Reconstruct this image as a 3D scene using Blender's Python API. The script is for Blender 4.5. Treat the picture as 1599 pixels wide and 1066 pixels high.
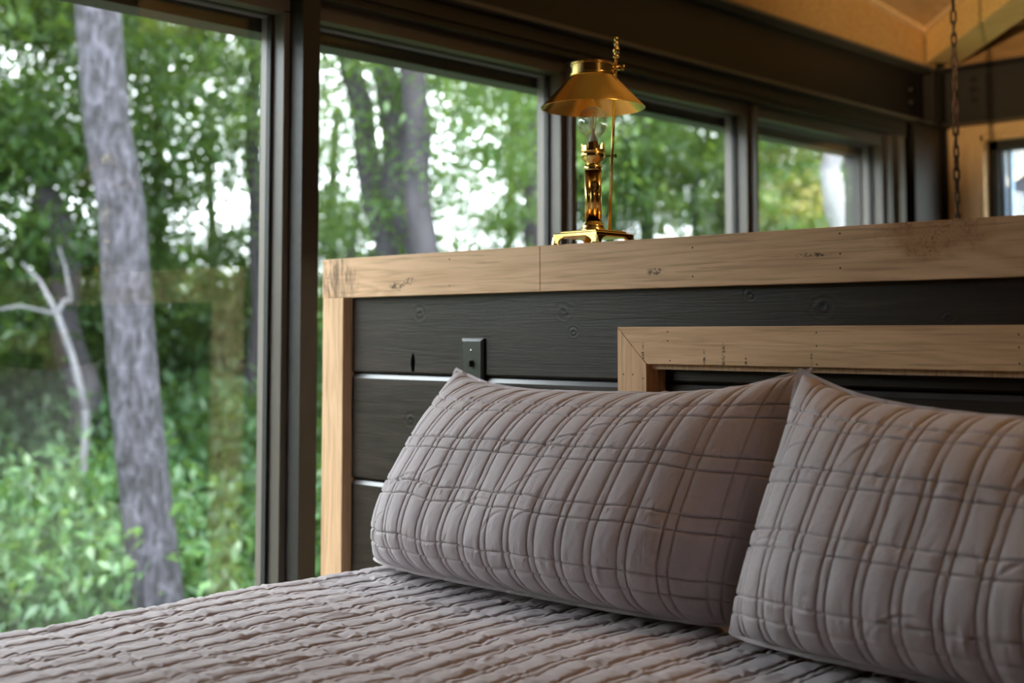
import bpy, math, random
import numpy as np
from mathutils import Vector, Matrix

for o in list(bpy.data.objects):
    bpy.data.objects.remove(o, do_unlink=True)
C = bpy.context.scene.collection
EZ = 1.15            # eye height above the floor; most coordinates below are given relative to the eye

# ------------------------------------------------------------------ camera
FPX = 2000.0
TH = math.radians(46.4); PT = math.radians(3.5)
cd = bpy.data.cameras.new('camera'); cam = bpy.data.objects.new('camera', cd); C.objects.link(cam)
cam.location = (0, 0, EZ)
cam.rotation_euler = (math.pi / 2 + PT, 0, math.pi / 2 - TH)
cd.sensor_width = 36.0; cd.lens = 36.0 * FPX / 1599.0
cd.shift_y = ((522 - FPX * math.tan(PT)) - 533) / 1599.0
cd.clip_start = 0.05; cd.clip_end = 300
cd.dof.use_dof = True; cd.dof.focus_distance = 2.42; cd.dof.aperture_fstop = 2.7
bpy.context.scene.camera = cam

# ------------------------------------------------------------------ world, sun, exposure
W = bpy.data.worlds.new('sky'); bpy.context.scene.world = W; W.use_nodes = True
wn = W.node_tree.nodes; wl = W.node_tree.links
bg = wn['Background']
bg.inputs['Color'].default_value = (0.88, 0.94, 1.0, 1); bg.inputs['Strength'].default_value = 5.6
sd = bpy.data.lights.new('sun', 'SUN'); sd.energy = 2.6; sd.angle = math.radians(3); sd.color = (1.0, 0.94, 0.82)
so = bpy.data.objects.new('sun', sd); C.objects.link(so); so.location = (0, 0, 20)
so.rotation_euler = Vector((-0.42, 0.30, -0.85)).to_track_quat('-Z', 'Y').to_euler()
vs = bpy.context.scene.view_settings
vs.view_transform = 'Standard'; vs.look = 'None'; vs.gamma = 1.0; vs.exposure = 1.28; vs.use_curve_mapping = False
cy = bpy.context.scene.cycles
cy.max_bounces = 10; cy.diffuse_bounces = 5; cy.glossy_bounces = 5; cy.transmission_bounces = 8; cy.transparent_max_bounces = 24
cy.sample_clamp_indirect = 8.0

# ------------------------------------------------------------------ helpers
def ray(px, py):
    ppy = 522 - FPX * math.tan(PT)
    a = (px - 800) / FPX; b = (ppy - py) / FPX
    fh = math.cos(PT) - b * math.sin(PT); fz = math.sin(PT) + b * math.cos(PT)
    F = (-math.cos(TH), math.sin(TH)); R = (math.sin(TH), math.cos(TH))
    return (F[0] * fh + R[0] * a, F[1] * fh + R[1] * a, fz)
def at(px, py, D):
    r = ray(px, py); k = D / (-r[0] * math.cos(TH) + r[1] * math.sin(TH))
    return Vector((r[0] * k, r[1] * k, r[2] * k))

def tag(o, label=None, cat=None, group=None, kind=None):
    if label: o['label'] = label
    if cat: o['category'] = cat
    if group: o['group'] = group
    if kind: o['kind'] = kind
    return o

class MB:
    def __init__(s): s.v = []; s.f = []; s.sm = []
    def add(s, vs, fs, smooth=False):
        b = len(s.v); s.v += [tuple(v) for v in vs]; s.f += [tuple(i + b for i in f) for f in fs]; s.sm += [smooth] * len(fs); return s
    def box(s, x0, x1, y0, y1, z0, z1, c=0.0):
        if c <= 0:
            v = [(x, y, z) for z in (z0, z1) for y in (y0, y1) for x in (x0, x1)]
            return s.add(v, [(0, 2, 3, 1), (4, 5, 7, 6), (0, 1, 5, 4), (2, 6, 7, 3), (0, 4, 6, 2), (1, 3, 7, 5)])
        # chamfered box: 24 vertices
        lo = (x0, y0, z0); hi = (x1, y1, z1); idx = {}; v = []
        for sx in (0, 1):
            for sy in (0, 1):
                for sz in (0, 1):
                    sg = (sx, sy, sz)
                    for ax in range(3):
                        p = []
                        for k in range(3):
                            e = hi[k] if sg[k] else lo[k]
                            if k != ax: e += -c if sg[k] else c
                            p.append(e)
                        idx[(sx, sy, sz, ax)] = len(v); v.append(p)
        f = []
        def q(l): f.append(tuple(l))
        for ax in range(3):
            a, b = [k for k in range(3) if k != ax]
            for side in (0, 1):
                r = []
                for (u, w) in ((0, 0), (1, 0), (1, 1), (0, 1)):
                    sg = [0, 0, 0]; sg[ax] = side; sg[a] = u; sg[b] = w
                    r.append(idx[(*sg, ax)])
                q(r)
            for u in (0, 1):
                for w in (0, 1):
                    sg0 = [0, 0, 0]; sg0[a] = u; sg0[b] = w; sg1 = list(sg0); sg1[ax] = 1
                    q([idx[(*sg0, a)], idx[(*sg1, a)], idx[(*sg1, b)], idx[(*sg0, b)]])
        for sx in (0, 1):
            for sy in (0, 1):
                for sz in (0, 1):
                    q([idx[(sx, sy, sz, k)] for k in range(3)])
        return s.add(v, f)
    def prism(s, poly, axis, a0, a1):
        # poly of 2D points in the two other axes (order x,y,z with axis removed)
        n = len(poly); v = []
        for a in (a0, a1):
            for p in poly:
                l = list(p); l.insert(axis, a); v.append(l)
        f = [tuple(range(n)), tuple(range(2 * n - 1, n - 1, -1))] + [(i, (i + 1) % n, (i + 1) % n + n, i + n) for i in range(n)]
        return s.add(v, f)
    def tube(s, pts, rad, n=12, closed=False, cap=True):
        pts = [Vector(p) for p in pts]; m = len(pts)
        rad = rad if hasattr(rad, '__len__') else [rad] * m
        vs = []; prev = None
        for i, p in enumerate(pts):
            if closed: t = pts[(i + 1) % m] - pts[i - 1]
            else: t = pts[min(i + 1, m - 1)] - pts[max(i - 1, 0)]
            t.normalize()
            if prev is None:
                u = t.orthogonal().normalized()
            else:
                u = (prev - t * prev.dot(t)).normalized()
            prev = u; w = t.cross(u)
            for k in range(n):
                a = 2 * math.pi * k / n
                vs.append(p + (u * math.cos(a) + w * math.sin(a)) * rad[i])
        fs = []
        for i in range(m if closed else m - 1):
            j = (i + 1) % m
            for k in range(n):
                fs.append((i * n + k, i * n + (k + 1) % n, j * n + (k + 1) % n, j * n + k))
        if cap and not closed:
            fs.append(tuple(range(n - 1, -1, -1))); fs.append(tuple((m - 1) * n + k for k in range(n)))
        return s.add(vs, fs, True)
    def lathe(s, c, prof, n=48, smooth=True):
        # prof: list of (r, z)
        vs = []; fs = []; m = len(prof)
        for r, z in prof:
            for k in range(n):
                a = 2 * math.pi * k / n
                vs.append((c[0] + r * math.cos(a), c[1] + r * math.sin(a), c[2] + z))
        for i in range(m - 1):
            for k in range(n):
                fs.append((i * n + k, i * n + (k + 1) % n, (i + 1) * n + (k + 1) % n, (i + 1) * n + k))
        return s.add(vs, fs, smooth)
    def build(s, name, mat, parent=None, off=None, bevel=0, sharp=None):
        loc = Vector((0, 0, EZ)) if off is None else Vector(off)
        me = bpy.data.meshes.new(name)
        pl = parent.matrix_world.translation if parent is not None else None
        V = [Vector(v) + loc for v in s.v]
        org = Vector(parent['_o']) if parent is not None else (sum(V, Vector()) / max(1, len(V)))
        if parent is None:
            org = Vector((org.x, org.y, min(v.z for v in V)))
        me.from_pydata([v - org for v in V], [], s.f); me.validate()
        me.polygons.foreach_set('use_smooth', s.sm if len(s.sm) == len(me.polygons) else [False] * len(me.polygons))
        me.materials.append(mat); me.update()
        import bmesh
        bm = bmesh.new(); bm.from_mesh(me); bmesh.ops.recalc_face_normals(bm, faces=bm.faces); bm.to_mesh(me); bm.free()
        o = bpy.data.objects.new(name, me); C.objects.link(o)
        if parent is not None: o.parent = parent
        else: o.location = org
        o['_o'] = list(org)
        if sharp:
            try: me.set_sharp_from_angle(angle=math.radians(sharp))
            except Exception: pass
        if bevel:
            b = o.modifiers.new('bevel', 'BEVEL'); b.width = bevel; b.segments = 2; b.limit_method = 'ANGLE'
        return o

def thing(name, loc, label, cat, group=None):
    o = bpy.data.objects.new(name, None); C.objects.link(o); o.empty_display_size = 0.1
    o.location = (loc[0], loc[1], loc[2] + EZ); o['_o'] = list(o.location)
    return tag(o, label, cat, group)
def copy_tree(o, parent=None):
    c = o.copy(); C.objects.link(c); c.parent = parent
    for ch in list(o.children): copy_tree(ch, c)
    return c

# ------------------------------------------------------------------ node material kit
class M:
    def __init__(s, name):
        s.m = bpy.data.materials.new(name); s.m.use_nodes = True
        s.n = s.m.node_tree.nodes; s.l = s.m.node_tree.links; s.p = s.n['Principled BSDF']
        s.tc = s.n.new('ShaderNodeTexCoord')
    def put(s, sock, v):
        if isinstance(v, bpy.types.NodeSocket): s.l.new(v, sock)
        else: sock.default_value = v
    def P(s, **k):
        for a, v in k.items(): s.put(s.p.inputs[a.replace('_', ' ')], v)
        return s
    def map(s, scale=(1, 1, 1), loc=(0, 0, 0), rot=(0, 0, 0), src=None):
        n = s.n.new('ShaderNodeMapping'); s.put(n.inputs['Vector'], src or s.tc.outputs['Object'])
        n.inputs['Scale'].default_value = scale; n.inputs['Location'].default_value = loc; n.inputs['Rotation'].default_value = rot
        return n.outputs[0]
    def noise(s, vec, scale=5, detail=4, rough=.5, dist=0, col=False):
        n = s.n.new('ShaderNodeTexNoise'); s.put(n.inputs['Vector'], vec); n.inputs['Scale'].default_value = scale
        n.inputs['Detail'].default_value = detail; n.inputs['Roughness'].default_value = rough; n.inputs['Distortion'].default_value = dist
        return n.outputs['Color' if col else 'Fac']
    def voro(s, vec, scale=5, feat='F1', out='Distance'):
        n = s.n.new('ShaderNodeTexVoronoi'); n.feature = feat; s.put(n.inputs['Vector'], vec); n.inputs['Scale'].default_value = scale
        return n.outputs[out]
    def wave(s, vec, scale=5, dist=2, detail=2, dscale=1, dir='X', typ='BANDS'):
        n = s.n.new('ShaderNodeTexWave'); n.wave_type = typ
        if typ == 'BANDS': n.bands_direction = dir
        s.put(n.inputs['Vector'], vec); n.inputs['Scale'].default_value = scale; n.inputs['Distortion'].default_value = dist
        n.inputs['Detail'].default_value = detail; n.inputs['Detail Scale'].default_value = dscale
        return n.outputs['Fac']
    def math(s, op, a, b=0.0, c=None, clamp=False):
        n = s.n.new('ShaderNodeMath'); n.operation = op; n.use_clamp = clamp
        s.put(n.inputs[0], a); s.put(n.inputs[1], b)
        if c is not None: s.put(n.inputs[2], c)
        return n.outputs[0]
    def ramp(s, f, stops):
        n = s.n.new('ShaderNodeValToRGB'); s.put(n.inputs[0], f); e = n.color_ramp.elements
        while len(e) < len(stops): e.new(0.5)
        for i, (p, c) in enumerate(stops):
            e[i].position = p; e[i].color = (c, c, c, 1) if not hasattr(c, '__len__') else (*c, 1)
        return n.outputs[0]
    def mix(s, f, a, b, mode='MIX'):
        n = s.n.new('ShaderNodeMix'); n.data_type = 'RGBA'; n.blend_type = mode
        s.put(n.inputs[0], f)
        for i, v in ((6, a), (7, b)):
            if isinstance(v, tuple) and len(v) == 3: v = (*v, 1)
            s.put(n.inputs[i], v)
        return n.outputs[2]
    def mr(s, v, a, b, c=0.0, d=1.0, smooth=False):
        n = s.n.new('ShaderNodeMapRange'); s.put(n.inputs[0], v)
        if smooth: n.interpolation_type = 'SMOOTHSTEP'
        for i, x in enumerate((a, b, c, d)): s.put(n.inputs[i + 1], x)
        return n.outputs[0]
    def bump(s, h, strength=.3, dist=.01, nrm=None):
        n = s.n.new('ShaderNodeBump'); s.put(n.inputs['Height'], h); n.inputs['Strength'].default_value = strength; n.inputs['Distance'].default_value = dist
        if nrm is not None: s.put(n.inputs['Normal'], nrm)
        s.l.new(n.outputs[0], s.p.inputs['Normal']); return n.outputs[0]
    def dist(s, pt, sc=(1, 1, 1), src=None):
        a = s.n.new('ShaderNodeVectorMath'); a.operation = 'SUBTRACT'; s.put(a.inputs[0], src or s.tc.outputs['Object']); a.inputs[1].default_value = pt
        b = s.n.new('ShaderNodeVectorMath'); b.operation = 'MULTIPLY'; s.put(b.inputs[0], a.outputs[0]); b.inputs[1].default_value = sc
        c = s.n.new('ShaderNodeVectorMath'); c.operation = 'LENGTH'; s.put(c.inputs[0], b.outputs[0])
        return c.outputs['Value']

def plain(name, col, rough=.5, metal=0.0, bscale=0, bstr=.1, var=.0):
    k = M(name); k.P(Roughness=rough, Metallic=metal)
    base = (*col, 1)
    if var:
        nz = k.noise(k.map(), 6, 5)
        base = k.mix(nz, tuple(c * (1 - var) for c in col), tuple(min(1, c * (1 + var)) for c in col))
    k.P(Base_Color=base)
    if bscale: k.bump(k.noise(k.map(), bscale, 4), bstr, .003)
    return k.m

def oak(name, axis, lite=(.70, .45, .27), dark=(.42, .24, .12), seed=0, marks=None, rustic=None, grain=1.0, rough=.55, specks=None, nails=None):
    k = M(name); st = [14, 14, 14]; st[axis] = 1.1
    v = k.map(tuple(st), (seed, seed * 1.7, seed * .3))
    fine = [160, 160, 160]; fine[axis] = 5
    vf = k.map(tuple(fine), (seed, 0, 0))
    big = k.noise(v, 1.0, 3, .55, .6)
    st2 = [34, 34, 34]; st2[axis] = 2.2
    wv = k.noise(k.map(tuple(st2), (seed, seed * 2, 0)), 1.2, 5, .6, 1.4)
    w = k.math('SINE', k.math('MULTIPLY', big, 46.0))
    w = k.math('MULTIPLY_ADD', w, .5, .5)
    g = k.math('ADD', k.math('MULTIPLY', w, .35), k.math('MULTIPLY', wv, .65))
    col = k.ramp(g, [(0.12, dark), (.42, tuple((a * .42 + b * .58) for a, b in zip(dark, lite))), (.75, lite)])
    pores = k.noise(vf, 1.0, 3, .6)
    col = k.mix(k.mr(pores, .53, .68, 0, .7), col, tuple(c * .7 for c in dark))
    blot = k.noise(k.map(), 3.0, 2)
    col = k.mix(k.mr(blot, .35, .7, .0, .25), col, tuple(c * 1.15 for c in dark))
    h = k.math('ADD', k.math('MULTIPLY', wv, .6 * grain), k.math('MULTIPLY', pores, -.5))
    for (pt, sc, kind) in (rustic or []):
        d = k.dist(pt, sc)
        dn = k.math('ADD', d, k.math('MULTIPLY', k.noise(k.map(), 14, 4), .9))
        mask = k.mr(dn, 1.05, 1.45, 1, 0, True)
        if kind == 'rough':
            sp = k.voro(k.map((1, 1, 1)), 190)
            sp2 = k.noise(k.map(), 170, 3)
            dk = k.math('MULTIPLY', mask, k.mr(sp, .2, .7, 1.0, 0))
            dk = k.math('MULTIPLY', dk, k.mr(k.noise(k.map(), 30, 3), .4, .62, 0, .9))
            col = k.mix(dk, col, (.12, .05, .015))
            col = k.mix(k.math('MULTIPLY', mask, .55), col, (.36, .15, .045))
            h = k.math('ADD', h, k.math('MULTIPLY', mask, k.math('MULTIPLY', sp2, 3.5)))
        else:
            rg = k.noise(k.map((60, 60, 16), rot=(0, -.75, 0)), 1.0, 4, .6, 1.2)
            col = k.mix(k.math('MULTIPLY', mask, k.mr(rg, .35, .62, .85, .0)), col, (.11, .06, .03))
            h = k.math('ADD', h, k.math('MULTIPLY', mask, k.math('MULTIPLY', rg, 2.0)))
    for (pt, sc) in (specks or []):
        d = k.dist(pt, sc)
        dn = k.math('ADD', d, k.math('MULTIPLY', k.noise(k.map(), 60, 4), 1.6))
        mask = k.math('MULTIPLY', k.mr(dn, 1.2, 1.7, 1, 0, True), k.mr(k.noise(k.map((1, 1, 2.2)), 150, 2), .42, .58, 0, 1))
        col = k.mix(k.math('MULTIPLY', mask, .9), col, (.05, .025, .01))
    for (pt, r) in (nails or []):
        d = k.dist(pt); col = k.mix(k.mr(d, r * .6, r, 1, 0), col, (.02, .012, .008))
    k.P(Base_Color=col, Roughness=rough)
    k.p.inputs['Specular IOR Level'].default_value = .3
    k.bump(h, .35, .002)
    return k.m

def ebony(name, seed=0, knots=(), notch=None, tint=(.029, .0175, .0115)):
    k = M(name)
    v = k.map((3.0, 40, 40), (seed, seed, seed)); vf = k.map((9, 320, 320), (seed, 0, 0))
    gr = k.noise(v, 1.0, 6, .62, 1.1); fi = k.noise(vf, 1.0, 3, .6)
    col = k.ramp(gr, [(.25, tuple(c * .45 for c in tint)), (.55, tint), (.85, tuple(c * 1.9 for c in tint))])
    h = k.math('ADD', k.math('MULTIPLY', gr, 1.0), k.math('MULTIPLY', fi, .8))
    for (x, z, r) in knots:
        d = k.dist((x, 0, z), (1.0 / r, 0, 1.35 / r))
        dn = k.math('ADD', d, k.math('MULTIPLY', k.noise(k.map((1, 1, 1.6)), 26, 4), 1.3))
        ring = k.math('SINE', k.math('MULTIPLY', dn, 7.0))
        fall = k.mr(dn, 1.0, 2.6, 1, 0, True)
        h = k.math('ADD', h, k.math('MULTIPLY', k.math('MULTIPLY', ring, fall), .45))
        col = k.mix(k.mr(dn, .9, 1.3, .85, 0, True), col, (.006, .005, .004))
        col = k.mix(k.math('MULTIPLY', fall, k.mr(ring, 0, 1, 0, .35)), col, tuple(c * .3 for c in tint))
    nk = None
    if notch:
        x, z, rx, rz = notch
        d = k.dist((x, 0, z), (1 / rx, 0, 1 / rz)); d = k.math('ADD', d, k.math('MULTIPLY', k.noise(k.map(), 70, 2), .5))
        nk = k.mr(d, 1.0, 1.2, 1, 0); col = k.mix(nk, col, (.001, .001, .001)); 
    k.P(Base_Color=col, Roughness=k.mr(gr, .3, .7, .33, .52))
    k.p.inputs['Specular IOR Level'].default_value = .26
    if nk is not None:
        k.put(k.p.inputs['Specular IOR Level'], k.mr(nk, 0, 1, .26, 0)); k.put(k.p.inputs['Base Color'], col)
    k.bump(h, .4, .0016)
    return k.m

# ------------------------------------------------------------------ shared materials
frame_m = plain('bronze_aluminium', (.105, .088, .074), .42, 0, 90, .05, .12)
steel_m = plain('black_painted_steel', (.013, .0105, .010), .48, 0, 70, .12, .2)
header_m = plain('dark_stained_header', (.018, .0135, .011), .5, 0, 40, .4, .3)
black_m = plain('black_void_paint', (.012, .011, .010), .6)

gk = M('window_glass')
gk.n.remove(gk.p)
tr = gk.n.new('ShaderNodeBsdfTransparent'); gl = gk.n.new('ShaderNodeBsdfGlossy'); gl.inputs['Roughness'].default_value = 0.0
tr.inputs[0].default_value = (.95, .97, .96, 1)
ge = gk.n.new('ShaderNodeNewGeometry'); dt = gk.n.new('ShaderNodeVectorMath'); dt.operation = 'DOT_PRODUCT'
gk.l.new(ge.outputs['Normal'], dt.inputs[0]); gk.l.new(ge.outputs['Incoming'], dt.inputs[1])
ci = gk.math('SUBTRACT', 1.0, gk.math('ABSOLUTE', dt.outputs['Value']))
fres = gk.math('MULTIPLY_ADD', gk.math('POWER', ci, 5.0), .95, .045)
mx = gk.n.new('ShaderNodeMixShader')
f2 = gk.math('MULTIPLY', fres, 1.4, clamp=True)
gk.l.new(f2, mx.inputs[0]); gk.l.new(tr.outputs[0], mx.inputs[1]); gk.l.new(gl.outputs[0], mx.inputs[2])
gk.l.new(mx.outputs[0], gk.n['Material Output'].inputs[0]); glass_m = gk.m

# ------------------------------------------------------------------ room shell
XW, XR, YR, Y3 = -2.80, 2.6, -2.3, 5.72
floor_m = oak('dark_floor_boards', 1, (.13, .075, .04), (.07, .04, .02), 5)
o = MB().box(XW - .1, XR + .1, YR - .1, Y3 + .1, -EZ - .12, -EZ).build('floor', floor_m); tag(o, kind='structure')
wall_m = oak('wall_boards_stained', 1, (.12, .08, .05), (.07, .045, .028), 8)
pine_m = oak('golden_pine', 0, (.62, .42, .20), (.46, .26, .09), 11)

# sloping ceiling: rises toward -Y
def zc(y): return 1.375 + .1 * (5.6 - y)
ceil_m = oak('ceiling_plywood', 1, (.66, .48, .28), (.52, .34, .17), 15)
o = MB().prism([(YR - .1, zc(YR - .1)), (Y3 + .1, zc(Y3 + .1)), (Y3 + .1, zc(Y3 + .1) + .1), (YR - .1, zc(YR - .1) + .1)], 0, XW - .1, XR + .1).build('ceiling', ceil_m)
tag(o, kind='structure')

# back wall (with the timber-cased window), wall_back around the opening
OX0, OX1, OZ0, OZ1 = -2.465, -1.35, -.15, .905
b = MB()
b.box(XW, OX0, Y3, Y3 + .12, -EZ, 1.40); b.box(OX1, XR, Y3, Y3 + .12, -EZ, 1.40)
b.box(OX0, OX1, Y3, Y3 + .12, -EZ, OZ0); b.box(OX0, OX1, Y3, Y3 + .12, OZ1, 1.40)
tag(b.build('wall_back', header_m), kind='structure')
# right wall with a long window, rear wall with a wide opening
b = MB()
b.prism([(YR, -EZ), (Y3, -EZ), (Y3, zc(Y3) + .02), (YR, zc(YR) + .02)], 0, XR, XR + .12)
tag(b.build('wall_right', wall_m), kind='structure')
b = MB()
b.prism([(XW, -EZ), (XR, -EZ), (XR, zc(YR) + .02), (XW, zc(YR) + .02)], 1, YR - .12, YR)
tag(b.build('wall_rear', wall_m), kind='structure')
# strip of wall above the window header, behind the steel beam
b = MB(); b.prism([(YR, .80), (Y3, .80), (Y3, zc(Y3)), (YR, zc(YR))], 0, XW - .08, XW)
b.box(XW - .08, XW, 5.2, Y3 + .1, -EZ, .85); b.box(XW - .08, XW, YR, -.05, -EZ, .85)
b.box(XW - .08, XW, YR, Y3, -EZ, -1.05)
tag(b.build('wall_left', header_m), kind='structure')

# ------------------------------------------------------------------ window wall: four units seen, three more towards the foot of the bed
GZ0, GZ1 = -1.02, .838
def window_unit(n, y0, y1):
    # opening from y0 to y1 ; stiles sit at the far side (dark reveal) and near side
    root = thing('window_%d' % n, (-2.75, (y0 + y1) / 2, GZ0), None, None); root['kind'] = 'structure'
    b = MB()
    b.box(-2.80, -2.70, y1, y1 + .024, GZ0 - .05, GZ1 + .006)          # far stile
    b.box(-2.80, -2.70, y0 - .024, y0, GZ0 - .05, GZ1 + .006)          # near stile
    b.box(-2.80, -2.70, y0 - .024, y1 + .024, GZ1, GZ1 + .045)         # head
    b.box(-2.80, -2.70, y0 - .024, y1 + .024, GZ0 - .05, GZ0)          # sill
    b.build('frame', frame_m, root)
    g = MB()
    for (a0, a1, z0, z1) in ((y0, y0 + .01, GZ0, GZ1), (y1 - .01, y1, GZ0, GZ1), (y0, y1, GZ1 - .003, GZ1), (y0, y1, GZ0, GZ0 + .012)):
        g.box(-2.762, -2.745, a0, a1, z0, z1)
    g.build('glazing_bead', black_m, root)
    MB().box(-2.772, -2.766, y0 - .004, y1 + .004, GZ0 - .004, GZ1 + .004).build('glass_pane', glass_m, root)
    return root
wys = [(-.02, .93), (.985, 1.975), (2.085, 3.06), (3.135, 4.135), (4.20, 5.21)]
for i, (a, c) in enumerate(wys): window_unit(i + 1, a, c)
# inner mullion posts between units
for i in range(len(wys) - 1):
    ya, yb = wys[i][1], wys[i + 1][0]
    if i == 1: continue
    o = MB().box(-2.80, -2.675, ya + .0245, yb - .0245 if yb - .0245 > ya + .03 else ya + .05, -EZ, .878).build('trim_%d' % (i + 1), frame_m); tag(o, kind='structure')
# the heavy post beside the bed
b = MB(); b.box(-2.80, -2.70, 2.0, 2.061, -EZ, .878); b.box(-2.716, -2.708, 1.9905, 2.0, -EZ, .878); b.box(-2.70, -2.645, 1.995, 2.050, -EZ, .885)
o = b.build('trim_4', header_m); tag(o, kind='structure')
# timber header above the windows
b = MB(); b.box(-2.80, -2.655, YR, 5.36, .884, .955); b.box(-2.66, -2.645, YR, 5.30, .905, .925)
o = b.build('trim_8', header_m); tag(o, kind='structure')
# jamb boards at the end of the window wall
b = MB(); b.box(-2.80, -2.675, 5.235, 5.26, -EZ, .884); b.box(-2.80, -2.655, 5.285, 5.34, -EZ, .884); b.box(-2.80, -2.70, 5.26, 5.285, -EZ, .884)
tag(b.build('trim_9', frame_m), kind='structure')

# ------------------------------------------------------------------ steel frame
col = thing('steel_column', (-2.70, 5.56, -EZ), 'black steel corner column where the window wall meets the far wall', 'column')
b = MB(); b.box(-2.795, -2.785, 5.40, 5.70, -EZ, .950); b.box(-2.65, -2.637, 5.40, 5.70, -EZ, .950); b.box(-2.785, -2.65, 5.545, 5.557, -EZ, .950)
b.build('i_section', steel_m, col)
MB().box(-2.797, -2.60, 5.38, 5.705, .950, .9575).build('cap_plate', steel_m, col)

bm1 = thing('steel_beam', (-2.70, 1.7, .958), 'long black steel I-beam running above the row of tall windows', 'beam')
flange_m = plain('window_lit_flange', (.11, .10, .088), .45, 0, 60, .15, .2)  # flanges coloured paler than the web, as if lit from the windows
MB().box(-2.704, -2.696, YR + .02, 5.60, .970, 1.2145).build('web', steel_m, bm1)
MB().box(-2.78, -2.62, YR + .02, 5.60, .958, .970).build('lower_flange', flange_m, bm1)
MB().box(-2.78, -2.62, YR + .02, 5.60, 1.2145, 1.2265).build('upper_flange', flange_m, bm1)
bm2 = thing('steel_beam', (0, 5.66, .958), 'shorter-looking black steel I-beam over the timber-cased window on the far wall', 'beam')
MB().box(-2.60, XR - .01, 5.662, 5.670, .970, 1.2145).build('web', steel_m, bm2)
MB().box(-2.60, XR - .01, 5.60, 5.715, .958, .970).build('lower_flange', steel_m, bm2)
MB().box(-2.60, XR - .01, 5.60, 5.715, 1.2145, 1.2265).build('upper_flange', steel_m, bm2)
# end plate and angle bracket with bolts
br = thing('steel_bracket', (-2.56, 5.65, .97), 'bolted black steel angle bracket joining the two beams in the corner', 'bracket')
MB().box(-2.622, -2.612, 5.55, 5.662, .971, 1.213).build('end_plate', steel_m, br)
MB().box(-2.60, -2.41, 5.652, 5.6615, .985, 1.200).build('angle_plate', steel_m, br)
for cx, n, z0 in ((-2.555, 4, 1.01), (-2.465, 3, 1.07)):
    for j in range(n):
        z = z0 + j * .046
        MB().tube([(cx, 5.654, z), (cx, 5.634, z)], .014, 6).tube([(cx, 5.64, z), (cx, 5.625, z)], .008, 8).build('bolt', steel_m, br)
for j in range(2):
    MB().tube([(-2.695, 5.47, 1.06 + j * .06), (-2.675, 5.47, 1.06 + j * .06)], .014, 6).build('bolt', steel_m, br)

# ------------------------------------------------------------------ ceiling timbers
pale_m = oak('pale_edge_strip', 1, (.80, .62, .40), (.70, .50, .28), 17)
o = MB().prism([(YR, 1.227), (5.60, 1.227), (5.60, zc(5.6)), (YR, zc(YR))], 0, -2.66, -2.625).build('trim_10', pine_m); tag(o, kind='structure')
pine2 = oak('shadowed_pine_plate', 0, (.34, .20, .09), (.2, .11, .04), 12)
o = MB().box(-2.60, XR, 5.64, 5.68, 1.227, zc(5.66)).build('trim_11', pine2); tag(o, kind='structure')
o = MB().prism([(YR, zc(YR) - .02), (5.58, zc(5.58) - .02), (5.58, zc(5.58) - .001), (YR, zc(YR) - .001)], 0, -2.625, -2.60).build('trim_12', pale_m); tag(o, kind='structure')
# diagonal hip beam out of the corner
hb = thing('hip_beam', (-2.5, 5.5, 1.23), 'rough-sawn golden timber beam running diagonally out of the ceiling corner', 'beam')
hip_m = oak('rough_sawn_hip', 0, (.82, .60, .28), (.62, .40, .14), 21, grain=2.5)
A = Vector((-2.555, 5.53, 0)); d = Vector((.7071, -.7071, 0)); w = Vector((.7071, .7071, 0)) * .075
def hipz(L): return 1.232 + .052 * L
L1 = 3.4; vsl = []
for L in (0, L1):
    p = A + d * L
    top = zc(p.y) - .002
    for s_ in (-1, 1):
        q = p + w * s_
        vsl.append((q.x, q.y, hipz(L))); vsl.append((q.x, q.y, min(top, zc(q.y) - .002)))
MB().add(vsl, [(0, 1, 3, 2), (4, 6, 7, 5), (0, 2, 6, 4), (1, 5, 7, 3), (0, 4, 5, 1), (2, 3, 7, 6)]).build('beam', hip_m, hb)
b = MB()
vt = []
for L in (0.02, L1):
    p = A + d * L - w * 1.0
    z = zc(p.y)
    for off, zz in ((0, -.02), (-.02, -.02), (-.02, -.001), (0, -.001)):
        q = p + d.cross(Vector((0, 0, 1))) * 0 + w.normalized() * off
        vt.append((q.x, q.y, z + zz))
b.add(vt, [(0, 1, 2, 3), (7, 6, 5, 4), (0, 4, 5, 1), (1, 5, 6, 2), (2, 6, 7, 3), (3, 7, 4, 0)])
b.build('edge_strip', pale_m, hb)

# ------------------------------------------------------------------ far-wall window and its casing
r8 = thing('window_8', (-1.9, 5.72, OZ0), None, None); r8['kind'] = 'structure'
case_m = oak('casing_pine_vertical', 2, (.66, .46, .26), (.5, .31, .14), 31)
case_h = oak('casing_pine_level', 0, (.66, .46, .26), (.5, .31, .14), 32)
b = MB(); b.box(-2.615, OX0 - .001, 5.69, 5.72, OZ0 - .12, .945, .003)
b.build('casing', case_m, r8)
MB().box(-2.6155, -1.20, 5.688, 5.72, .905, .957, .003).build('casing_head', case_h, r8)
MB().box(OX1, -1.2, 5.69, 5.72, OZ0 - .12, .905, .003).build('casing', case_m, r8)
b = MB(); b.box(OX0 - .03, OX0 + .012, 5.70, 5.80, OZ0, .905); b.box(OX0, OX1, 5.70, 5.80, .885, .905); b.build('jamb', case_m, r8)
b = MB(); b.box(OX0 + .012, OX0 + .055, 5.76, 5.84, OZ0, .885); b.box(OX0, OX1, 5.76, 5.84, .845, .885); b.box(OX1 - .05, OX1, 5.76, 5.84, OZ0, .885); b.box(OX0, OX1, 5.76, 5.84, OZ0, OZ0 + .05)
b.build('sash', black_m, r8)
reveal_m = plain('sky_blue_reveal', (.22, .33, .5), .4)  # blue strips carry the sky's glint on the sash reveal as colour
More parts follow.
